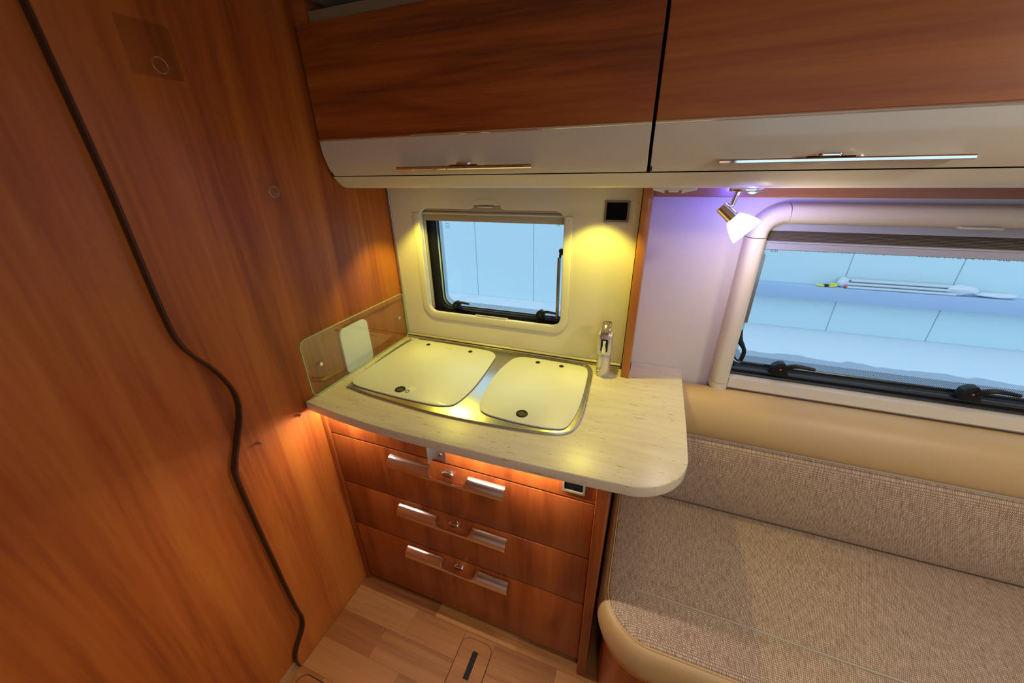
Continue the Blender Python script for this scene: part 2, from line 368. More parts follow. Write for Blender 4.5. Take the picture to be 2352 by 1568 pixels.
# opposite wall with an unseen window, added for daylight and chrome reflections
obj('wall_front', plate([(-0.05, -0.05), (3.2, -0.05), (3.2, CZ+0.04), (-0.05, CZ+0.04)], [rrect(1.35, 3.10, 0.95, 1.88, 0.05)], 'y', -2.29, -2.25), WALLM, kind='structure', label='pale opposite wall with an added window opening for daylight')
w3 = thing('added_window', 'unseen wide window added in the opposite wall for daylight', None, (2.22, -2.27, 0.94), kind='structure')
obj('frame', plate(rrect(1.34, 3.11, 0.94, 1.89, 0.05), [rrect(1.37, 3.08, 0.97, 1.86, 0.04)], 'y', -2.249, -2.235), BLACK, w3)
obj('pane', extr(rrect(1.36, 3.09, 0.96, 1.87, 0.045), 'y', -2.275, -2.271), PANE, w3)
# back wall with the two window openings
H1 = rrect(0.120, 0.722, 1.024, 1.472, 0.04); H2 = rrect(1.240, 2.380, 0.905, 1.470, 0.03)
obj('wall_back', plate([(-0.05, -0.05), (3.24, -0.05), (3.24, CZ+0.04), (-0.05, CZ+0.04)], [H1, H2], 'y', 0.060, 0.095), WALLM, kind='structure', label='pale vinyl back wall behind the bench')
# partition with its wavy front edge, and the flush door beside it
curve = [(-0.786, CZ), (-0.783, 1.72), (-0.781, 1.54), (-0.784, 1.30), (-0.775, 1.212), (-0.735, 1.134), (-0.712, 1.057), (-0.718, 0.994), (-0.745, 0.930), (-0.772, 0.868),
         (-0.783, 0.800), (-0.781, 0.46), (-0.777, 0.25), (-0.772, 0.175), (-0.785, 0.125), (-0.822, 0.080), (-0.838, 0.045), (-0.838, 0.0)]
cs = spline(curve, 8, False)
wl = obj('wall_left', extr(cs + [(0.060, 0.0), (0.060, CZ)], 'x', -0.022, 0.0, 0.003, 3), W_PART, kind='structure', label='amber wood partition with a wavy front edge')
ed = [(y-0.0035, z) for y, z in cs]
obj('edge_band', extr(ed + [(y+0.012, z) for y, z in cs[::-1]], 'x', -0.0215, -0.0035), DARKW, wl, label='dark edge band')
obj('door_1', box(-0.050, -0.0250, -2.25, -0.60, 0.012, CZ-0.002, 0.002, 1), W_PART, kind='structure', label='amber wood door panel left of the wavy edge')

# ================================================================== OUTSIDE
obj('ground', box(-9, 16, -6.0, 4.4, -0.46, -0.40), XGR, kind='structure', label='pale concrete yard outside')
bld = thing('building_wall', 'white panelled building wall seen through both windows', 'building', (3, 4.35, -0.40))
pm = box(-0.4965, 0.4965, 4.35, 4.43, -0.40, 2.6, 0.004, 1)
me0 = None
for k in range(-5, 10):
    cx = -0.78 + 1.002*k + 0.5
    if me0 is None:
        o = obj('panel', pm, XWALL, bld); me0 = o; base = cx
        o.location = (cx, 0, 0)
    else:
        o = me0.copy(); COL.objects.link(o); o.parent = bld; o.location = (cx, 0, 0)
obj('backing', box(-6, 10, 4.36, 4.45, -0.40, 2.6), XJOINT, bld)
obj('steel_beam', box(0.55, 10, 4.20, 4.349, 0.045, 0.210, 0.008, 2), XBEAM, label='blue grey steel beam along the building wall outside', cat='beam')
pg = 'pipes of the bundle on the beam'
for i, (yy, zz, wh) in enumerate(((4.235, 0.226, 'front pipe of the bottom layer'), (4.275, 0.226, 'middle pipe of the bottom layer'), (4.315, 0.226, 'rear pipe of the bottom layer'), (4.255, 0.262, 'front pipe of the middle layer'), (4.295, 0.262, 'rear pipe of the middle layer'), (4.275, 0.298, 'front pipe of the top layer'), (4.308, 0.30, 'rear pipe of the top layer'))):
    obj('pipe', tube([(3.22 + 0.02*(i % 3), yy, zz), (3.7, yy, zz+0.002), (4.22 - 0.03*(i % 2), yy, zz)], 0.0165, 8), PIPEM, label='pale metal pipe on the beam, ' + wh, cat='pipe', group=pg)
def lump(cx, cy, cz, rx, ry, rz, seed, sub=3):
    b = bmesh.new(); bmesh.ops.create_icosphere(b, subdivisions=sub, radius=1)
    rnd = random.Random(seed); ks = [(Vector((rnd.uniform(-1, 1), rnd.uniform(-1, 1), rnd.uniform(-1, 1))).normalized(), rnd.uniform(3, 8), rnd.uniform(0, 6)) for _ in range(9)]
    for v in b.verts:
        f = 1 + sum(0.055*math.sin(kf*v.co.dot(kd)+ph) for kd, kf, ph in ks)
        v.co = Vector((cx + v.co.x*rx*f, cy + v.co.y*ry*f, cz + max(v.co.z*f, -0.9)*rz))
    return b
obj('plastic_wrap', lump(3.19, 4.285, 0.268, 0.055, 0.05, 0.062, 2), WRAP, label='crumpled clear wrap at the left end of the pipe bundle', cat='wrap')
obj('plastic_wrap', lump(4.27, 4.275, 0.270, 0.14, 0.055, 0.062, 5), WRAP, label='larger crumpled clear wrap at the right end of the pipe bundle', cat='wrap')
obj('plastic_wrap', lump(4.56, 4.275, 0.237, 0.17, 0.05, 0.028, 9), WRAP, label='flat trailing sheet of clear wrap far right on the beam', cat='wrap')
g = thing('strap', 'small yellow and black bundle lying on the beam left of the pipes', 'strap', (3.03, 4.24, 0.21))
obj('yellow_end', tube(spline([(2.915, 4.24, 0.236), (2.95, 4.23, 0.226), (3.0, 4.235, 0.223)], 4, False), 0.012, 8), YEL, g)
obj('yellow_end', tube(spline([(3.05, 4.235, 0.223), (3.09, 4.23, 0.228), (3.125, 4.24, 0.240), (3.10, 4.25, 0.249), (3.06, 4.25, 0.243)], 4, False), 0.012, 8), YEL, g)
obj('black_middle', lump(3.02, 4.24, 0.228, 0.035, 0.022, 0.017, 3, 2), BLACKP, g)
obj('red_cap', cyl((3.225, 4.235, 0.226), (-1, 0, 0), 0.017, 0.02, 10), REDI, label='red end cap on the lowest front pipe', cat='cap')
obj('red_cap', cyl((3.225, 4.275, 0.298), (-1, 0, 0), 0.017, 0.02, 10), REDI, label='red end cap on the topmost pipe', cat='cap')

# ================================================================== KITCHEN WALL PANEL AND WINDOW 1
def scoop_hole():
    # window opening in the moulded panel: rounded, with a finger notch at the top and a scoop at the bottom
    p = []
    x0, x1, z0, z1, r = 0.132, 0.680, 1.046, 1.445, 0.036
    def arc(cx, cz, a0, a1, n=7): return [(cx + r*math.cos(R(a0+(a1-a0)*i/n)), cz + r*math.sin(R(a0+(a1-a0)*i/n))) for i in range(n+1)]
    p += arc(x1-r, z1-r, 0, 90)
    p += [(0.470, z1), (0.462, z1+0.002), (0.456, z1+0.008), (0.455, 1.459), (0.353, 1.459), (0.352, z1+0.008), (0.346, z1+0.002), (0.338, z1)]
    p += arc(x0+r, z1-r, 90, 180) + arc(x0+r, z0+r, 180, 270)
    p += [(0.340, z0)] + [(0.403 + 0.058*math.cos(R(a)), z0 - 0.003 + 0.024*math.sin(R(a))) for a in range(195, 350, 15)] + [(0.466, z0)]
    p += arc(x1-r, z0+r, 270, 360)
    return p
sp = thing('splashback', 'cream moulded wall panel around the small window above the worktop', 'wall panel', (0.455, 0.0, 0.936))
obj('panel', plate([(0.012, 0.936), (0.908, 0.936), (0.908, 1.534), (0.012, 1.534)], [scoop_hole()], 'y', 0.0, 0.013, lip=0.005), CREAM, sp)
# raised soft moulding round the sides and foot of the opening
ro = rrect(0.104, 0.708, 1.018, 1.436, [0.001, 0.001, 0.058, 0.058], 8); 
um = [(0.690, 1.436), (0.708, 1.436)]
um = [(0.708, 1.430)] + [p for p in rrect(0.104, 0.708, 1.018, 1.43, 0.058, 8) if p[1] < 1.08 and p[0] > 0.4][::-1] + [p for p in rrect(0.104, 0.708, 1.018, 1.43, 0.058, 8) if p[1] < 1.08 and p[0] < 0.4][::-1] + [(0.104, 1.430), (0.1325, 1.430)]
um += [p for p in rrect(0.1325, 0.6795, 1.0465, 1.43, 0.036, 8) if p[1] < 1.085 and p[0] < 0.4] + [p for p in rrect(0.1325, 0.6795, 1.0465, 1.43, 0.036, 8) if p[1] < 1.085 and p[0] > 0.4] + [(0.6795, 1.430)]
obj('moulding', extr(um, 'y', -0.0042, 0.0008, 0.0036, 3), CREAM, sp)
obj('finger_scoop', box(0.335, 0.471, 0.0085, 0.0128, 1.012, 1.050), CREAM, sp)
# half-moon finger pull above the opening
hm = [(0.403 + 0.051*math.cos(R(a)), 1.4605 + 0.019*math.sin(R(a))) for a in range(0, 181, 12)]
obj('finger_pull', tube([(x, 0.0, z) for x, z in hm], 0.0016, 6), CREAM, sp)
obj('edge_profile', box(0.0015, 0.0115, -0.003, 0.012, 0.936, 1.5345, 0.001, 1), ALU, sp, label='thin metal edge profile')
obj('seam', box(0.9085, 0.9115, -0.001, 0.012, 0.936, 1.53), BLACK, sp)
ss = thing('sealing_strip', 'beige sealing strip between worktop and cream wall panel', 'strip', (0.455, -0.005, 0.92))
obj('strip', extr([(-0.012, 0.9205), (0.0125, 0.9205), (0.0125, 0.935), (-0.003, 0.935), (-0.010, 0.930)], 'x', 0.010, 0.906), CREAM_D, ss)
obj('groove', tube([(0.012, -0.0095, 0.9285), (0.905, -0.0095, 0.9285)], 0.0022, 6), DARK, ss)

def make_latch(parent, x, y, z, s=1.0):
    """black turn latch: foot, hub and a lever that points right"""
    pr = [(-0.030, -0.012), (-0.026, 0.012), (-0.012, 0.024), (0.002, 0.026), (0.012, 0.016), (0.014, 0.002), (0.022, -0.014), (0.020, -0.020), (-0.022, -0.020)]
    la = obj('latch', extr([(x+a*s, z+b*s) for a, b in pr], 'y', y-0.022*s, y+0.004, 0.003*s, 2), BLACKP, parent)
    lv = spline([(x+0.002*s, y-0.020*s, z+0.006*s), (x+0.020*s, y-0.028*s, z+0.022*s), (x+0.043*s, y-0.030*s, z+0.026*s), (x+0.082*s, y-0.028*s, z+0.021*s)], 4, False)
    n = len(lv); obj('lever', tube(lv, 0.005*s, 8, rads=[0.0090*s - 0.0040*s*i/n for i in range(n)]), BLACKP, la)
    obj('pin', cyl((x-0.004*s, y-0.021*s, z+0.004*s), (0, -1, 0), 0.0035*s, 0.003*s, 10), ALU, la)
    return la

w1 = thing('window_1', 'small rectangular acrylic window above the hob', None, (0.406, 0.05, 1.03), kind='structure')
obj('frame', plate(rrect(0.117, 0.725, 1.020, 1.475, 0.04, 8), [rrect(0.160, 0.694, 1.050, 1.442, 0.045, 8)], 'y', 0.046, 0.066, lip=0.004), BLACK, w1, label='black rubber window frame')
obj('pane_edge', plate(rrect(0.158, 0.700, 1.048, 1.444, 0.045, 8), [rrect(0.171, 0.688, 1.058, 1.434, 0.04, 8)], 'y', 0.067, 0.072), PEDGE, w1)
obj('seal_bead', tube([(a, 0.066, b) for a, b in rrect(0.170, 0.689, 1.057, 1.435, 0.04, 8)], 0.0028, 6, True), BLKG, w1)
obj('pane', extr(rrect(0.158, 0.700, 1.048, 1.444, 0.045, 8), 'y', 0.073, 0.077), PANE, w1, label='clear acrylic pane')
obj('dot_band', plate(rrect(0.172, 0.687, 1.059, 1.433, 0.04, 8), [rrect(0.184, 0.675, 1.076, 1.422, 0.03, 8)], 'y', 0.0715, 0.0722), FRIT, w1, label='band of printed black dots')
obj('blind_guide', box(0.114, 0.1335, 0.0135, 0.022, 1.045, 1.445, 0.002, 1), CREAM, w1)
obj('blind_guide', box(0.112, 0.1375, 0.024, 0.036, 1.050, 1.440, 0.002, 1), CREAM_D, w1)
obj('blind_guide', box(0.676, 0.700, 0.0135, 0.036, 1.045, 1.445, 0.002, 1), CREAM, w1)
obj('blind_cassette', box(0.122, 0.695, 0.016, 0.046, 1.436, 1.474, 0.003, 2), CREAM_D, w1)
bl = obj('blind_bar', box(0.137, 0.690, 0.020, 0.036, 1.401, 1.4355, 0.003, 2), CREAM_D, w1)
obj('blind_bar_edge', box(0.137, 0.690, 0.014, 0.022, 1.4245, 1.4305, 0.002, 2), CREAM, bl)
obj('pull_tab', box(0.372, 0.426, -0.001, 0.018, 1.451, 1.456, 0.0015, 2), CREAM, w1)
make_latch(w1, 0.240, 0.050, 1.068, 0.72)
make_latch(w1, 0.597, 0.050, 1.069, 0.72)
ar = obj('stay_arm', box(0.651, 0.660, 0.040, 0.060, 1.062, 1.288, 0.002, 2), ARM, w1, label='bronze window stay')
obj('stay_knob', lathe([(0.004, 0), (0.008, 0.003), (0.009, 0.010), (0.006, 0.016), (0.005, 0.022)], (0.662, 0.048, 1.318), (0, 0, -1), 14), BLACKP, ar)
obj('stay_rod', cyl((0.6585, 0.049, 1.286), (0, 0, 1), 0.004, 0.014, 10), BLACKP, ar)
def stamp(parent, x, y, z, rows_, s=1.0):
    b = bmesh.new(); rnd = random.Random(7)
    for j, (n, wd) in enumerate(rows_):
        for i in range(n):
            xx = x + i*wd*1.35*s
            if wd > 0.0045: tube([(xx + 0.0026*s*math.cos(a*0.785), y, z - j*0.0085*s + 0.0026*s*math.sin(a*0.785)) for a in range(8)], 0.0005*s, 4, True, b)
            else: box(xx, xx+wd*s, y-0.0002, y+0.0002, z - j*0.0085*s - 0.0011*s, z - j*0.0085*s + 0.0011*s, bm=b)
    return obj('stamp', b, PRINT, parent, label='tiny printed marks')
stamp(w1, 0.199, 0.0722, 1.394, [(1, 0.006), (5, 0.0026), (5, 0.003), (3, 0.006)], 0.9)
stamp(w1, 0.643, 0.0722, 1.392, [(1, 0.006)], 1.2)

def rocker(name, x, y, z, wd, ht, label):
    t = thing(name, label, 'socket', (x, y, z))
    obj('frame', plate(rrect(x-wd/2, x+wd/2, z-ht/2, z+ht/2, 0.003), [rrect(x-wd/2+0.006, x+wd/2-0.006, z-ht/2+0.006, z+ht/2-0.006, 0.003)], 'y', y-0.008, y, lip=0.001), SOCK, t)
    obj('insert', box(x-wd/2+0.0055, x+wd/2-0.0055, y-0.003, y, z-ht/2+0.0055, z+ht/2-0.0055), BLACKM, t)
    return t
rocker('wall_switch', 0.8405, -0.0003, 1.449, 0.073, 0.062, 'square black switch in a bronze frame on the cream wall panel')

# wood divider board between kitchen and bench
obj('divider_board', box(0.913, 0.939, -0.072, 0.0595, 0.9205, 1.521, 0.0015, 2), W_EDGE, label='narrow upright orange wood board at the right of the cream panel', cat='board')

# ================================================================== KITCHEN BASE CABINET
kc = thing('kitchen_cabinet', 'brown wood kitchen base cabinet with three wide drawers', 'cabinet', (0.47, -0.25, 0.0))
obj('side_panel', box(0.0012, 0.0205, -0.5055, -0.01, 0.0, 0.889, 0.001, 1), W_FRONT, kc)
obj('side_panel', box(0.908, 0.9375, -0.5285, -0.01, 0.0, 0.889, 0.0015, 1), W_FRONT, kc)
obj('back_board', box(0.022, 0.906, -0.30, -0.29, 0.03, 0.88), DARK, kc)
obj('toe_kick', box(0.0215, 0.9065, -0.46, -0.45, 0.0, 0.08), DARK, kc)
obj('fascia', box(0.0225, 0.9055, -0.500, -0.482, 0.7745, 0.8885, 0.0012, 1), W_FRONT, kc)
def handle_bm(x0, x1, c0, c1, yf, zc, r=0.0235, thick=0.0022):
    xs = sorted(set([x0 + (x1-x0)*i/40 for i in range(41)] + [c0+0.022*k/6 for k in range(7)] + [c1-0.022*k/6 for k in range(7)]))
    def atop(x):
        full, cut = 84.0, 2.0
        if x <= c0 or x >= c1: return full
        d = min(x-c0, c1-x)
        if d > 0.020: return cut
        return cut + (full-cut)*(1-math.sqrt(max(0, 1-(1-d/0.020)**2)))
    b = bmesh.new(); NA = 12; grid = []
    for x in xs:
        a1 = atop(x); col = []
        for rr in (r, r-thick):
            col.append([b.verts.new((x, yf - rr*math.cos(R(-62+(a1+62)*k/NA)), zc + rr*math.sin(R(-62+(a1+62)*k/NA)))) for k in range(NA+1)])
        grid.append(col)
    for i in range(len(xs)-1):
        for s in (0, 1):
            A, B = grid[i][s], grid[i+1][s]
            for k in range(NA): b.faces.new((A[k], A[k+1], B[k+1], B[k]) if s == 0 else (A[k], B[k], B[k+1], A[k+1]))
        for k in (0, NA): b.faces.new((grid[i][0][k], grid[i+1][0][k], grid[i+1][1][k], grid[i][1][k]))
    for g_ in (grid[0], grid[-1]):
        for k in range(NA): b.faces.new((g_[0][k], g_[1][k], g_[1][k+1], g_[0][k+1]))
    return b
def lock(parent, x, yf, z):
    lk = obj('lock_button', extr(rrect(x-0.020, x+0.020, z-0.010, z+0.010, 0.0095, 6), 'y', yf-0.013, yf, 0.003, 3), CHROME, parent, label='chrome push lock')
    obj('lock_slot', box(x-0.009, x+0.009, yf-0.0138, yf-0.0125, z-0.002, z+0.002, 0.0006, 1), BLACKP, lk)
for z0, z1, zh in ((0.5580, 0.7690, 0.729), (0.3440, 0.5530, 0.512), (0.030, 0.3390, 0.298)):
    dr = obj('drawer', box(0.0230, 0.9050, -0.500, -0.482, z0, z1, 0.0016, 2), W_FRONT, kc)
    obj('handle', handle_bm(0.262, 0.657, 0.408, 0.540, -0.5005, zh - 0.003, 0.0275), HANDLE, dr, label='chrome half round handle with a cut out')
    lock(dr, 0.472, -0.500, zh + 0.010)
    obj('lock_seat', box(0.460, 0.484, -0.5025, -0.4995, zh-0.004, zh+0.024, 0.0008, 1), STEEL, dr)
br = obj('bracket', box(0.422, 0.4245, -0.530, -0.500, 0.785, 0.888, 0.0005, 1), ALU, kc, label='aluminium angle bracket')
box2 = obj('bracket_plate', box(0.4247, 0.468, -0.5045, -0.5005, 0.785, 0.888, 0.0005, 1), ALU, br)
obj('bracket_screw', cyl((0.452, -0.5045, 0.808), (0, -1, 0), 0.004, 0.002, 12), CHROME, br)
s2 = obj('socket_frame', plate(rrect(0.819, 0.879, 0.800, 0.866, 0.003), [rrect(0.825, 0.873, 0.806, 0.860, 0.004)], 'y', -0.507, -0.500, lip=0.001), SOCK, kc)
obj('socket_insert', box(0.8245, 0.8735, -0.503, -0.5002, 0.8055, 0.8605), BLACKM, s2, label='black power socket')

# LED strips under the worktop
def strip(x0, x1, y, z, label, n):
    t = thing('led_strip', label, 'light', ((x0+x1)/2, y, z), group='light strips under the worktop')
    obj('channel', box(x0, x1, y-0.007, y+0.007, z+0.002, z+0.0075, 0.0006, 1), ALU, t)
    for i in range(n):
        xx = x0 + (i+0.5)*(x1-x0)/n
        obj('diode', box(xx-0.0025, xx+0.0025, y-0.0025, y+0.0025, z, z+0.0021), DIODE, t)
strip(0.035, 0.185, -0.534, 0.8815, 'short light strip under the left end of the worktop', 6)
strip(0.480, 0.815, -0.536, 0.8815, 'long light strip under the worktop right of the bracket', 13)

# ================================================================== WORKTOP, HOB AND SINK
ct = [(0.003, -0.0125), (0.003, -0.543), (0.06, -0.5505), (0.15, -0.5605), (0.26, -0.5685), (0.37, -0.5715), (0.50, -0.5715), (0.65, -0.5695), (0.80, -0.5650), (0.90, -0.5610), (0.965, -0.5570)]
ct += [(0.965 + 0.143*math.sin(R(a)), -0.4140 - 0.143*math.cos(R(a))) for a in range(5, 91, 5)]
ct += [(1.110, -0.30), (1.110, 0.0590), (0.9395, 0.0590), (0.9395, -0.0125)]
obj('worktop', extr(ct, 'z', 0.8895, 0.9200, 0.0028, 3), STONE, label='cream stone effect kitchen worktop with a rounded right corner', cat='worktop')
tray = [(0.066, -0.419), (0.084, -0.434), (0.155, -0.447), (0.256, -0.457), (0.396, -0.467), (0.516, -0.466), (0.629, -0.460), (0.733, -0.449), (0.795, -0.433), (0.822, -0.402), (0.832, -0.335), (0.829, -0.236), (0.822, -0.12), (0.813, -0.060), (0.785, -0.024), (0.742, -0.017), (0.595, -0.0155), (0.441, -0.015), (0.277, -0.015), (0.115, -0.018), (0.066, -0.030), (0.045, -0.069), (0.046, -0.244)]
L1 = [(0.067, -0.406), (0.106, -0.424), (0.241, -0.434), (0.377, -0.436), (0.436, -0.427), (0.462, -0.400), (0.472, -0.321), (0.470, -0.235), (0.460, -0.120), (0.453, -0.078), (0.424, -0.050), (0.366, -0.043), (0.213, -0.041), (0.105, -0.042), (0.066, -0.062), (0.057, -0.239), (0.059, -0.37)]
L2 = [(0.570, -0.050), (0.683, -0.049), (0.775, -0.053), (0.802, -0.080), (0.812, -0.167), (0.816, -0.308), (0.804, -0.400), (0.773, -0.425), (0.701, -0.432), (0.617, -0.430), (0.562, -0.422), (0.537, -0.399), (0.519, -0.328), (0.508, -0.195), (0.521, -0.093), (0.538, -0.063)]
hs = thing('hob_sink', 'steel hob and sink unit closed with two pale glass lids', 'hob and sink', (0.44, -0.24, 0.920))
ts = spline(tray, 4)
obj('tray', extr(ts, 'z', 0.9203, 0.9232, 0.0010, 2), STEEL, hs, label='brushed steel tray')
obj('tray_rim', tube([(x, y, 0.9236) for x, y in ts], 0.0032, 8, True), STEEL, hs)
def lid(pts, caps, hole, lab):
    q = spline(pts, 4)
    b = extr(q, 'z', 0.9250, 0.9292, 0.0008, 2); ld = obj('lid', b, LID, hs, label=lab)
    obj('lid_seal', tube([(x, y, 0.9250) for x, y in offset(q, 0.0025)], 0.0018, 6, True), LIDEDGE, ld)
    for cx, cy in caps: obj('hinge_cap', cyl((cx, cy, 0.9292), (0, 0, 1), 0.0085, 0.0018, 18, ch=0.0006), BLACKP, ld)
    hx, hy = hole
    obj('finger_ring', tube([(hx + 0.0145*math.cos(a*math.pi/14), hy + 0.0145*math.sin(a*math.pi/14), 0.9295) for a in range(28)], 0.0028, 8, True), BLACKP, ld)
    obj('finger_hole', cyl((hx, hy, 0.9290), (0, 0, 1), 0.0135, 0.0006, 24), OLIVE, ld)
    return ld
la = lid(L1, [(0.156, -0.075), (0.347, -0.078)], (0.254, -0.398), 'larger left glass lid')
lid(L2, [(0.621, -0.078), (0.709, -0.079)], (0.668, -0.392), 'smaller right glass lid')
# warning sticker: blue round sign and yellow triangle on white
sm = Matrix.Translation((0.285, -0.392, 0)) @ Matrix.Rotation(R(72), 4, 'Z')
def stk(b): b.transform(sm); return b
st = obj('sticker', stk(box(-0.021, 0.021, -0.011, 0.011, 0.9293, 0.9297)), WHITEP, la, label='small white warning sticker')
obj('blue_sign', stk(tube([(-0.009 + 0.0065*math.cos(a*math.pi/8), 0.0065*math.sin(a*math.pi/8), 0.9298) for a in range(16)], 0.0017, 6, True)), BLUEI, st)
obj('yellow_sign', stk(extr([(0.004, -0.0075), (0.004, 0.0075), (0.0165, 0.0)], 'z', 0.9296, 0.9300)), YELI, st)
obj('print_mark', box(0.236, 0.272, -0.081, -0.079, 0.9292, 0.9294), CREAM_D, la, label='faint printed word')

# tap
tp = thing('tap', 'short chrome mixer tap standing on the worktop right of the sink', 'tap', (0.852, -0.068, 0.920))
obj('body', lathe([(0.0225, 0), (0.0235, 0.003), (0.0230, 0.05), (0.0222, 0.098), (0.020, 0.102)], (0.852, -0.068, 0.9202), (0, 0, 1), 32), TAPB, tp, label='satin cylindrical body')
hd = extr(rrect(0.8285, 0.8745, 1.004, 1.080, 0.007, 5), 'y', -0.094, -0.042, 0.006, 3)
obj('head', hd, TAPB, tp)
sp_ = extr(rrect(0.8400, 0.8630, 1.018, 1.062, 0.004, 4), 'y', -0.0965, -0.0935, 0.001, 1)
so = obj('outlet', sp_, BLACKP, tp, label='dark recessed outlet')
obj('pivot', lathe([(0.005, 0), (0.0075, 0.010), (0.0045, 0.030), (0.006, 0.044)], (0.8515, -0.098, 1.016), (0, 0, 1), 16), CHROME, so)
obj('neck_ring', lathe([(0.0205, 0), (0.0225, 0.002), (0.0205, 0.005)], (0.852, -0.068, 1.000), (0, 0, 1), 28), CHROME, tp)
lvp = [(-0.102, 1.066), (-0.100, 1.080), (-0.080, 1.100), (-0.058, 1.113), (-0.048, 1.108), (-0.050, 1.076)]
lev = obj('lever', extr(lvp, 'x', 0.8355, 0.8660, 0.004, 3), CHROME, tp, label='chrome lever')
obj('hot_mark', cyl((0.846, -0.0655, 1.1085), (0, -0.55, 0.83), 0.0022, 0.0016, 10), REDI, lev)
obj('cold_mark', cyl((0.856, -0.0655, 1.1085), (0, -0.55, 0.83), 0.0022, 0.0016, 10), BLUEI, lev)

# glass splash guard on the partition with its fixings, white plate behind it
gg = thing('splash_guard', 'clear glass splash guard standing against the wood partition', 'glass panel', (0.013, -0.26, 0.920))
gl = rrect(-0.520, -0.006, 0.9215, 1.116, 0.022, 6)
obj('glass', extr(gl, 'x', 0.0110, 0.0152), GLASS, gg, label='clear glass sheet')
obj('glass_edge', plate([p for p in gl], [offset(gl, 0.0016)], 'x', 0.0108, 0.0154), GEDGE, gg, label='green tinted cut edge')
for yy, zz in ((-0.468, 1.017), (-0.058, 1.023)):
    obj('fixing', lathe([(0.0055, -0.015), (0.0055, 0.0005), (0.0065, 0.001), (0.0065, 0.005), (0.005, 0.006)], (0.0155, yy, zz), (1, 0, 0), 16), CHROME, gg)
obj('cover_plate', extr(rrect(-0.362, -0.228, 0.9215, 1.087, [0.024, 0.024, 0.016, 0.016], 6), 'x', 0.0015, 0.0095, 0.002, 2), PLATE, label='white rounded plate on the partition behind the glass guard', cat='plate')
for (yy, zz, lb) in ((-0.579, 0.892, 'small metal peg on the partition just left of the worktop corner'), (-0.711, 0.891, 'small metal peg on the partition beside the wavy edge')):
    obj('peg', lathe([(0.005, 0), (0.005, 0.006), (0.0035, 0.010), (0.004, 0.014), (0.003, 0.016)], (0.0002, yy, zz), (1, 0, 0), 14), STEEL, label=lb, cat='peg')
def hook(y, z, y0, y1, z0, z1, film, lb):
    t = thing('adhesive_hook', lb, 'hook', (0.0, y, z))
    obj('pad', extr(rrect(y0, y1, z0, z1, 0.004, 4), 'x', 0.0003, 0.0012), film, t, label='clear adhesive pad')
    obj('ring', tube([(0.004, y + 0.013*math.cos(a*math.pi/12), z + 0.0135*math.sin(a*math.pi/12)) for a in range(24)], 0.0016, 8, True), CLEARP, t)
    obj('stud', lathe([(0.006, 0), (0.006, 0.004), (0.003, 0.009)], (0.0012, y+0.004, z-0.006), (1, 0, 0), 14), CLEARP, t)
hook(-0.631, 1.763, -0.680, -0.592, 1.742, 1.832, FILMD, 'clear hook on a smoky square pad high on the partition')
hook(-0.459, 1.524, -0.494, -0.436, 1.494, 1.560, FILM, 'clear hook on a clear pad near the wall cupboard')

# ================================================================== WALL CUPBOARDS
def cupboard(x0, x1, hx0, hx1, lx, label):
    t = thing('wall_cupboard', label, 'cupboard', ((x0+x1)/2, -0.13, 1.556), group='wall cupboards over kitchen and bench')
    obj('carcass', box(x0+0.004, x1-0.004, -0.236, 0.058, 1.5585, 1.935), DARK, t)
    obj('side', box(x0+0.0005, x0+0.004, -0.254, 0.055, 1.560, 1.90), DARK, t)
    d = obj('door', box(x0, x1, -0.2755, -0.2575, 1.6555, 1.917, 0.0012, 1), W_DOOR, t, label='dark reddish wood upper part of the flap')
    # cream lower part of the flap, curving back at the bottom
    pr = [(-0.2755, 1.6505), (-0.2745, 1.630), (-0.2705, 1.609), (-0.2625, 1.585), (-0.2520, 1.566), (-0.2450, 1.5585), (-0.2330, 1.5585), (-0.2400, 1.572), (-0.2500, 1.592), (-0.2560, 1.612), (-0.2590, 1.632), (-0.2600, 1.6505)]
    lw = obj('lower_flap', extr(pr, 'x', x0, x1, 0.0008, 1), CREAM_G, t, label='cream curved lower part of the flap')
    obj('chrome_strip', tube([(x0, -0.2766, 1.6530), (x1, -0.2766, 1.6530)], 0.0034, 10), CHROME, t, label='thin chrome strip')
    # shallow chrome pull: a thin lip standing off the flap, cut away round the lock
    c0, c1 = lx-0.055, lx+0.055
    b = bmesh.new(); xs = [hx0 + (hx1-hx0)*i/60 for i in range(61)]; G = []
    for x in xs:
        dd = min(x-c0, c1-x); inner = -0.262 if dd < 0 else -0.262 - 0.020*min(1, dd/0.012)
        pts = [(inner, 1.5815), (inner-0.003 if dd < 0 else inner, 1.5800), (-0.286, 1.5795), (-0.2925, 1.5790), (-0.2950, 1.5768), (-0.2950, 1.5725), (-0.2925, 1.5705), (inner, 1.5770)]
        G.append([b.verts.new((x, *p)) for p in pts])
    for A, B in zip(G, G[1:]):
        for k in range(8): b.faces.new((A[k], A[(k+1) % 8], B[(k+1) % 8], B[k]))
    b.faces.new(G[0]); b.faces.new(G[-1][::-1])
    obj('handle', b, CHROME, lw, label='slim chrome pull')
    obj('lock_button', extr(rrect(lx-0.021, lx+0.021, -0.285, -0.262, 0.009, 5), 'z', 1.5800, 1.5875, 0.002, 2), CHROME, lw, label='chrome push lock')
    return t
cupboard(0.0075, 0.9205, 0.276, 0.660, 0.473, 'dark wood wall cupboard above the small window')
cupboard(0.9275, 1.860, 1.060, 1.447, 1.247, 'orange brown wood wall cupboard above the bench')
cupboard(1.8670, 2.800, 2.00, 2.40, 2.19, 'wall cupboard at the far right beyond the bench window')
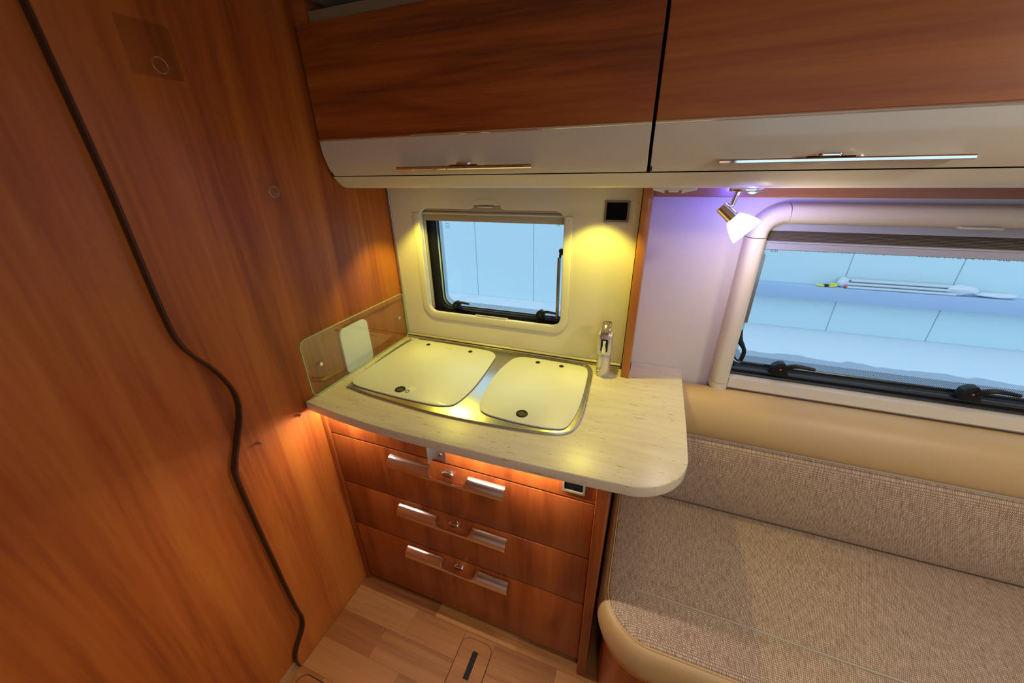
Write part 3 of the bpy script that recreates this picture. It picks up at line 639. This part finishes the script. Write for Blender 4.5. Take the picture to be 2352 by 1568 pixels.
# beige filler strip above the flaps and a dark block in the corner
obj('trim_1', box(0.043, 3.19, -0.262, -0.245, 1.9175, 1.9450, 0.002, 1), STRIPB, kind='structure', label='beige filler strip above the wall cupboards')
obj('trim_2', box(0.0005, 0.0425, -0.268, -0.10, 1.9180, 1.973), W_DOOR, kind='structure', label='dark wood filler in the ceiling corner')
# cream valance below the cupboards
vf = [(-0.2420, 1.5560), (-0.2350, 1.5490), (-0.2250, 1.5390), (-0.2120, 1.5285), (-0.2000, 1.5235), (-0.1870, 1.5215)]
vb = extr(vf + [(-0.1600, 1.5215), (-0.1590, 1.5350), (0.0585, 1.5350), (0.0585, 1.5560)], 'x', 0.0015, 0.9120)      # recessed underside over the kitchen
extr(vf + [(0.0585, 1.5215), (0.0585, 1.5560)], 'x', 0.9120, 3.19, bm=vb)
obj('light_valance', vb, CREAM, label='long cream valance below the wall cupboards', cat='valance')
def puck(x, y, label):
    t = thing('spotlight', label, 'light', (x, y, 1.5295), group='yellow downlights under the valance')
    obj('ring', lathe([(0.020, 0), (0.026, 0.0005), (0.027, 0.003), (0.027, 0.0055)], (x, y, 1.5294), (0, 0, 1), 24), ALU, t)
    obj('lens', cyl((x, y, 1.5290), (0, 0, 1), 0.019, 0.002, 20), YLENS, t)
    light('spot_light', 'SPOT', (x, y, 1.5280), SPOT_W, (1.0, 0.89, 0.10), t, spot_size=R(95), spot_blend=0.42, shadow_soft_size=0.012)
puck(0.190, -0.118, 'yellow downlight left of the small window')
puck(0.795, -0.118, 'yellow downlight right of the small window')
# wood rail under the valance against the bench wall
obj('trim_3', box(0.9405, 3.19, 0.030, 0.0595, 1.489, 1.5345, 0.001, 1), W_RAIL, kind='structure', label='thin orange wood rail above the bench window')

# white clip fitting under the valance
cl = thing('clip_fitting', 'white plastic clip fitting under the valance left of the lamp', 'fitting', (0.988, -0.14, 1.5215))
obj('plate', box(0.938, 1.038, -0.165, -0.115, 1.5160, 1.5213, 0.001, 1), WHITEP, cl)
for a, b in ((0.940, 0.966), (1.036, 1.006)):
    obj('clip', extr([(a, 1.5165), (b, 1.5165), (b, 1.5080), (b + (0.004 if a < b else -0.004)*-1, 1.5095), (a, 1.5150)], 'y', -0.160, -0.120, 0.0005, 1), WHITEP, cl)
obj('centre_boss', box(0.975, 0.999, -0.158, -0.122, 1.5105, 1.5162, 0.002, 2), WHITEP, cl)

# reading lamp
lp = thing('reading_lamp', 'chrome reading lamp with a white glass shade under the valance', 'lamp', (1.147, -0.14, 1.5215))
obj('base', extr(rrect(1.111, 1.182, -0.168, -0.112, 0.026, 8), 'z', 1.5120, 1.5212, 0.002, 2), CHROME, lp)
obj('blue_led', lathe([(0.0105, 0), (0.009, 0.003), (0.004, 0.005)], (1.160, -0.140, 1.5122), (0, 0, -1), 18), BLED, lp, label='glowing blue night light')
obj('stem', tube([(1.130, -0.14, 1.5130), (1.1245, -0.14, 1.482)], 0.0052, 14), CHROME, lp)
ax = Vector((0.0465, -0.012, -0.0410)).normalized(); so_ = Vector((1.1015, -0.140, 1.4780))
obj('joint', lathe([(0.003, -0.006), (0.006, -0.003), (0.007, 0.002), (0.005, 0.007)], (1.1205, -0.14, 1.478), (-0.3, 0, -1), 14), CHROME, lp)
obj('socket', lathe([(0.0145, 0.0), (0.0155, 0.001), (0.0155, 0.044), (0.0145, 0.045)], so_, ax, 28), CHROME, lp, label='chrome lamp socket')
s0 = so_ + ax*0.040
sh = [(0.017, 0.0), (0.0225, 0.008), (0.0285, 0.020), (0.0335, 0.034), (0.0362, 0.048), (0.0348, 0.048), (0.0320, 0.034), (0.0272, 0.021), (0.0212, 0.009), (0.0155, 0.002)]
shd = obj('shade', lathe(sh, s0, ax, 32, cap=False), SHADE, lp, label='white frosted glass shade')
obj('bulb', lathe([(0.006, 0.004), (0.010, 0.014), (0.011, 0.026), (0.006, 0.034), (0.001, 0.036)], s0, ax, 16), SHADE, shd)
light('lamp_light', 'POINT', s0 + ax*0.054, LAMP_W, (1.0, 0.84, 0.62), lp, shadow_soft_size=0.025)
light('blue_light', 'POINT', (1.160, -0.140, 1.5035), BLUE_W, (0.10, 0.10, 1.0), lp, shadow_soft_size=0.006)

# ================================================================== WINDOW 2
w2 = thing('window_2', 'wide acrylic window above the bench with pleated blind', None, (1.81, 0.05, 0.886), kind='structure')
# moulded frame: left column, rounded corner, cassette along the top
def sweep(path, hw, dp, mat, name, lab=None):
    b = bmesh.new(); NS = 12; G = []
    n = len(path)
    for i, (x, z) in enumerate(path):
        t = Vector((path[min(i+1, n-1)][0]-path[max(i-1, 0)][0], path[min(i+1, n-1)][1]-path[max(i-1, 0)][1])).normalized(); nn = Vector((-t.y, t.x))
        ring = []
        for k in range(NS+1):
            a = math.pi*k/NS; c = math.copysign(abs(math.cos(a))**0.75, math.cos(a)); s = abs(math.sin(a))**0.7
            ring.append(b.verts.new((x + nn.x*hw*c, 0.0595 - dp*s, z + nn.y*hw*c)))
        G.append(ring)
    for A, B in zip(G, G[1:]):
        for k in range(NS): b.faces.new((A[k], A[k+1], B[k+1], B[k]))
        b.faces.new((A[NS], A[0], B[0], B[NS]))
    b.faces.new(G[0]); b.faces.new(G[-1][::-1])
    return obj(name, b, mat, w2, label=lab)
sweep([(1.2285, 0.912), (1.2290, 1.10), (1.2305, 1.382)], 0.0275, 0.052, CREAM, 'side_column')
sweep([(1.2283, 0.888), (1.2285, 0.9095)], 0.0285, 0.053, CREAM, 'column_foot')
cor = [(1.2305, 1.3845)] + [(1.2905 - 0.060*math.cos(R(a)), 1.388 + 0.060*math.sin(R(a))) for a in range(0, 91, 9)]
sweep(cor, 0.0275, 0.052, CREAM, 'corner_piece')
sweep([(1.2915, 1.448), (2.345, 1.448)], 0.0275, 0.050, CREAM, 'cassette')
sweep([(2.378, 0.888), (2.378, 1.420)], 0.0275, 0.052, CREAM, 'side_column')
obj('corner_screw', cyl((1.236, 0.020, 1.4335), (-0.3, -1, 0.2), 0.0045, 0.006, 14), ALU, w2)
# sill and seal
obj('sill', extr([(0.0595, 0.8865), (0.036, 0.8865), (0.032, 0.892), (0.034, 0.926), (0.0595, 0.930)], 'x', 1.256, 2.36, 0.001, 1), CREAM, w2, label='cream window sill')
obj('frame', plate(rrect(1.236, 2.384, 0.908, 1.468, 0.035, 8), [rrect(1.254, 2.366, 0.962, 1.450, 0.034, 8)], 'y', 0.062, 0.084, lip=0.005), BLACK, w2, label='black rubber window frame')
obj('seal', tube([(1.258, 0.058, 0.936), (2.362, 0.058, 0.936)], 0.0055, 8), BLKG, w2)
obj('seal', tube([(1.262, 0.060, 0.953), (2.362, 0.060, 0.955)], 0.0060, 8), BLKG, w2)
obj('seal_bead', tube([(a, 0.083, b) for a, b in rrect(1.262, 2.358, 0.966, 1.440, 0.032, 8)], 0.0036, 6, True), BLKG, w2)
obj('pane', extr(rrect(1.252, 2.368, 0.960, 1.452, 0.034, 8), 'y', 0.0855, 0.0895), PANE, w2, label='clear acrylic pane')
obj('dot_band', plate(rrect(1.262, 2.358, 0.968, 1.440, 0.032, 8), [rrect(1.272, 2.348, 0.992, 1.430, 0.026, 8)], 'y', 0.0844, 0.0850), FRIT, w2, label='band of printed black dots')
# blind: top rail, pleats, bottom rail
obj('top_rail', box(1.257, 2.352, 0.036, 0.054, 1.4015, 1.423, 0.0015, 1), BLINDG, w2)
obj('pull_tab', box(1.640, 1.715, 0.008, 0.038, 1.4215, 1.4275, 0.002, 2), CREAM, w2)
b = bmesh.new(); pz = [1.4015 - 0.0275*i/16 for i in range(17)]
A = [[b.verts.new((x, 0.0395 + (0.009 if i % 2 else 0.0), z)) for i, z in enumerate(pz)] for x in (1.258, 2.351)]
Bk = [[b.verts.new((x, 0.0500, z)) for i, z in enumerate(pz)] for x in (1.258, 2.351)]
for i in range(16):
    b.faces.new((A[0][i], A[0][i+1], A[1][i+1], A[1][i])); b.faces.new((Bk[0][i], Bk[1][i], Bk[1][i+1], Bk[0][i+1]))
    for s in (0, 1): b.faces.new((A[s][i], Bk[s][i], Bk[s][i+1], A[s][i+1]))
for i in (0, 16): b.faces.new((A[0][i], A[1][i], Bk[1][i], Bk[0][i]))
obj('pleated_blind', b, PLEAT, w2, label='folded brown pleats', smooth=0)
bb = obj('bottom_rail', box(1.255, 2.353, 0.036, 0.054, 1.3495, 1.3735, 0.0015, 1), BLINDG, w2)
obj('rail_ridge', tube([(1.256, 0.0355, 1.3705), (2.352, 0.0355, 1.3705)], 0.0022, 8), BLINDG, bb)
bru = bmesh.new(); rnd = random.Random(3)
for i in range(220):
    x = 1.258 + 1.09*i/220; h = rnd.uniform(0.001, 0.0045)
    extr([(x, 1.3496), (x+0.0042, 1.3496), (x+0.0030+rnd.uniform(-.002, .002), 1.3496-h)], 'y', 0.046, 0.048, bm=bru)
obj('brush_seal', bru, BLINDG, bb, kind='stuff', smooth=0)
make_latch(w2, 1.395, 0.060, 0.974, 0.98)
make_latch(w2, 1.850, 0.060, 0.978, 0.98)
ar = obj('stay_arm', box(1.2575, 1.2735, 0.066, 0.080, 1.112, 1.330, 0.002, 2), ARMG, w2, label='grey window stay')
obj('stay_rod', cyl((1.2605, 0.070, 1.080), (0, 0, 1), 0.0035, 0.034, 10), ALU, ar)
obj('stay_knob', lathe([(0.004, 0), (0.008, 0.004), (0.009, 0.014), (0.006, 0.022)], (1.2590, 0.066, 1.090), (0, 0, -1), 14), BLACKP, ar)
sl = spline([(1.2570, 0.066, 1.072), (1.2640, 0.060, 1.052), (1.2760, 0.056, 1.034), (1.2830, 0.054, 1.016), (1.2800, 0.055, 0.984)], 4, False)
obj('stay_lever', tube(sl, 0.006, 10, rads=[0.0125 - 0.0062*min(1, i/9) for i in range(len(sl))]), BLACKP, ar)
stamp(w2, 1.290, 0.0848, 1.349, [(5, 0.003), (2, 0.006)], 1.3)

# ================================================================== BENCH
bn = thing('bench_base', 'brown wood bench base below the seat cushion', 'bench', (1.8, -0.3, 0.0))
def seat_loop(d, n=12, xr=2.62):
    x0, y0, r = 0.943+d, -0.636+d, 0.150-d
    arc_ = [(x0 + r - r*math.cos(R(90*i/n)), y0 + r - r*math.sin(R(90*i/n))) for i in range(n+1)]
    return [(x0, -0.085)] + [(x0, -0.2), (x0, -0.35)] + arc_ + [(1.3, y0), (1.6, y0), (2.1, y0), (xr-d, y0), (xr-d, -0.085)]
def base_loop(d): return [(max(x, 0.947+0), y) for x, y in seat_loop(d)]
obj('body', extr(base_loop(0.030), 'z', 0.0, 0.318), W_FRONT, bn)
obj('top_board', extr(base_loop(0.012), 'z', 0.3185, 0.334, 0.002, 2), W_EDGE, bn)
obj('bracket', box(1.105, 1.150, -0.612, -0.604, 0.285, 0.316, 0.001, 1), BLACKP, bn)
# seat cushion: leatherette border, woven top
sc = thing('seat_cushion', 'long woven beige bench seat cushion with tan leatherette border', 'cushion', (1.8, -0.33, 0.334))
b = bmesh.new(); layers = [(0.014, 0.3345), (0.004, 0.348), (0.0, 0.372), (0.001, 0.400), (0.005, 0.424), (0.012, 0.441), (0.020, 0.449), (0.026, 0.4505)]
rings = [[b.verts.new((x, y, z)) for x, y in seat_loop(d)] for d, z in layers]
n = len(rings[0])
for A_, B_ in zip(rings, rings[1:]):
    for k in range(n): b.faces.new((A_[k], A_[(k+1) % n], B_[(k+1) % n], B_[k]))
b.faces.new(rings[0][::-1]); b.faces.new(rings[-1])
obj('border', b, LEATH, sc, label='tan leatherette border')
b = bmesh.new(); layers = [(0.0262, 0.4495), (0.030, 0.4545), (0.045, 0.4585), (0.09, 0.4610)]
rings = [[b.verts.new((x, y, z)) for x, y in seat_loop(d)] for d, z in layers]
for A_, B_ in zip(rings, rings[1:]):
    for k in range(n): b.faces.new((A_[k], A_[(k+1) % n], B_[(k+1) % n], B_[k]))
b.faces.new(rings[-1]); b.faces.new(rings[0][::-1])
obj('top_cover', b, FAB, sc, label='woven beige and brown fabric')
q = seat_loop(0.0255); obj('piping', tube([(x, y, 0.4510) for x, y in spline(q[:-1], 2, False)], 0.0026, 8), LEATH, sc)
obj('seam', tube([(1.052, -0.474, 0.4595), (1.075, -0.4745, 0.4612), (1.6, -0.482, 0.4618), (2.5, -0.492, 0.4618)], 0.0030, 8, sx=1.0), PIPE, sc, label='grey piping seam')
# backrest cushion
bc = thing('back_cushion', 'long bench back cushion, woven below and tan leatherette above', 'cushion', (1.8, -0.05, 0.46))
def bolster(pr, x0, x1, mat, name, lab):
    b = bmesh.new(); xs = [x0, x0+0.006, x0+0.02, x0+0.06, (x0+x1)/2, x1-0.06, x1-0.02, x1]; ins = [0.016, 0.008, 0.003, 0, 0, 0, 0.003, 0.016]
    cy = sum(p[0] for p in pr)/len(pr); cz = sum(p[1] for p in pr)/len(pr); G = []
    for x, d in zip(xs, ins):
        ring = []
        for y, z in pr:
            v = Vector((y-cy, z-cz)); L_ = max(v.length, 1e-4); v = v*(max(L_-d, 0.0)/L_); ring.append(b.verts.new((x, cy+v.x, cz+v.y)))
        G.append(ring)
    m_ = len(pr)
    for A_, B_ in zip(G, G[1:]):
        for k in range(m_): b.faces.new((A_[k], A_[(k+1) % m_], B_[(k+1) % m_], B_[k]))
    b.faces.new(G[0]); b.faces.new(G[-1][::-1])
    return obj(name, b, mat, bc, label=lab)
lo = spline([(-0.088, 0.4625), (-0.108, 0.480), (-0.118, 0.530), (-0.116, 0.600), (-0.106, 0.670), (-0.092, 0.722), (-0.078, 0.747)], 4, False) + [(0.030, 0.747), (0.030, 0.4625)]
bolster(lo, 0.956, 2.62, FAB, 'lower_cover', 'woven beige and brown fabric')
hi = [(0.050, 0.7475)] + spline([(-0.076, 0.7475), (-0.084, 0.762), (-0.084, 0.790), (-0.074, 0.826), (-0.054, 0.858), (-0.026, 0.879), (0.004, 0.888), (0.030, 0.884), (0.050, 0.872)], 4, False)
bolster(hi, 0.956, 2.62, LEATH, 'upper_cover', 'tan leatherette')
obj('piping', tube([(0.966, -0.078, 0.7475), (2.61, -0.078, 0.7475)], 0.0036, 8), PIPE, bc)

# floor hatch with its black grip, and a second cover at the lower left
fh = thing('floor_hatch', 'small rounded floor hatch cover in front of the drawers', 'hatch', (0.555, -0.70, 0.0))
obj('gap', extr(rrect(0.4950, 0.6140, -0.862, -0.554, 0.030, 6), 'z', -0.0035, -0.0012), DARK, fh)
obj('cover', extr(hatch, 'z', -0.0012, 0.0012, 0.0006, 1), W_FL[1], fh)
obj('grip', box(0.5475, 0.5675, -0.674, -0.590, 0.0012, 0.0020, 0.0003, 1), BLACK, fh, label='black slot grip')
f2 = thing('floor_cover', 'rounded floor cover at the foot of the wood door', 'hatch', (0.15, -1.0, 0.0))
obj('gap', extr(rrect(0.020, 0.320, -1.14, -0.846, 0.030, 6), 'z', 0.0001, 0.0008), DARK, f2)
obj('cover', extr(rrect(0.0225, 0.3175, -1.137, -0.849, 0.028, 6), 'z', 0.0008, 0.0022, 0.0006, 1), W_FL[2], f2)

# unseen ceiling lamps, added to light the room from behind the camera
for x, y, pw, lb in ((2.15, -1.00, 0.78, 'round fill lamp added on the ceiling over the bench'), (1.25, -1.85, 0.22, 'round fill lamp added on the ceiling by the door')):
    t = thing('fill_lamp', lb, 'lamp', (x, y, CZ-0.02), group='added ceiling fill lamps')
    obj('rim', lathe([(0.115, 0), (0.125, 0.004), (0.125, 0.0195)], (x, y, CZ-0.020), (0, 0, 1), 32), WHITEP, t)
    obj('diffuser', lathe([(0.02, -0.004), (0.08, -0.002), (0.112, 0.002)], (x, y, CZ-0.020), (0, 0, 1), 32), CLAMP, t)
    light('fill_light', 'AREA', (x, y, CZ-0.030), FILL_W*pw, (1.0, 0.86, 0.68), t, shape='DISK', size=0.22)
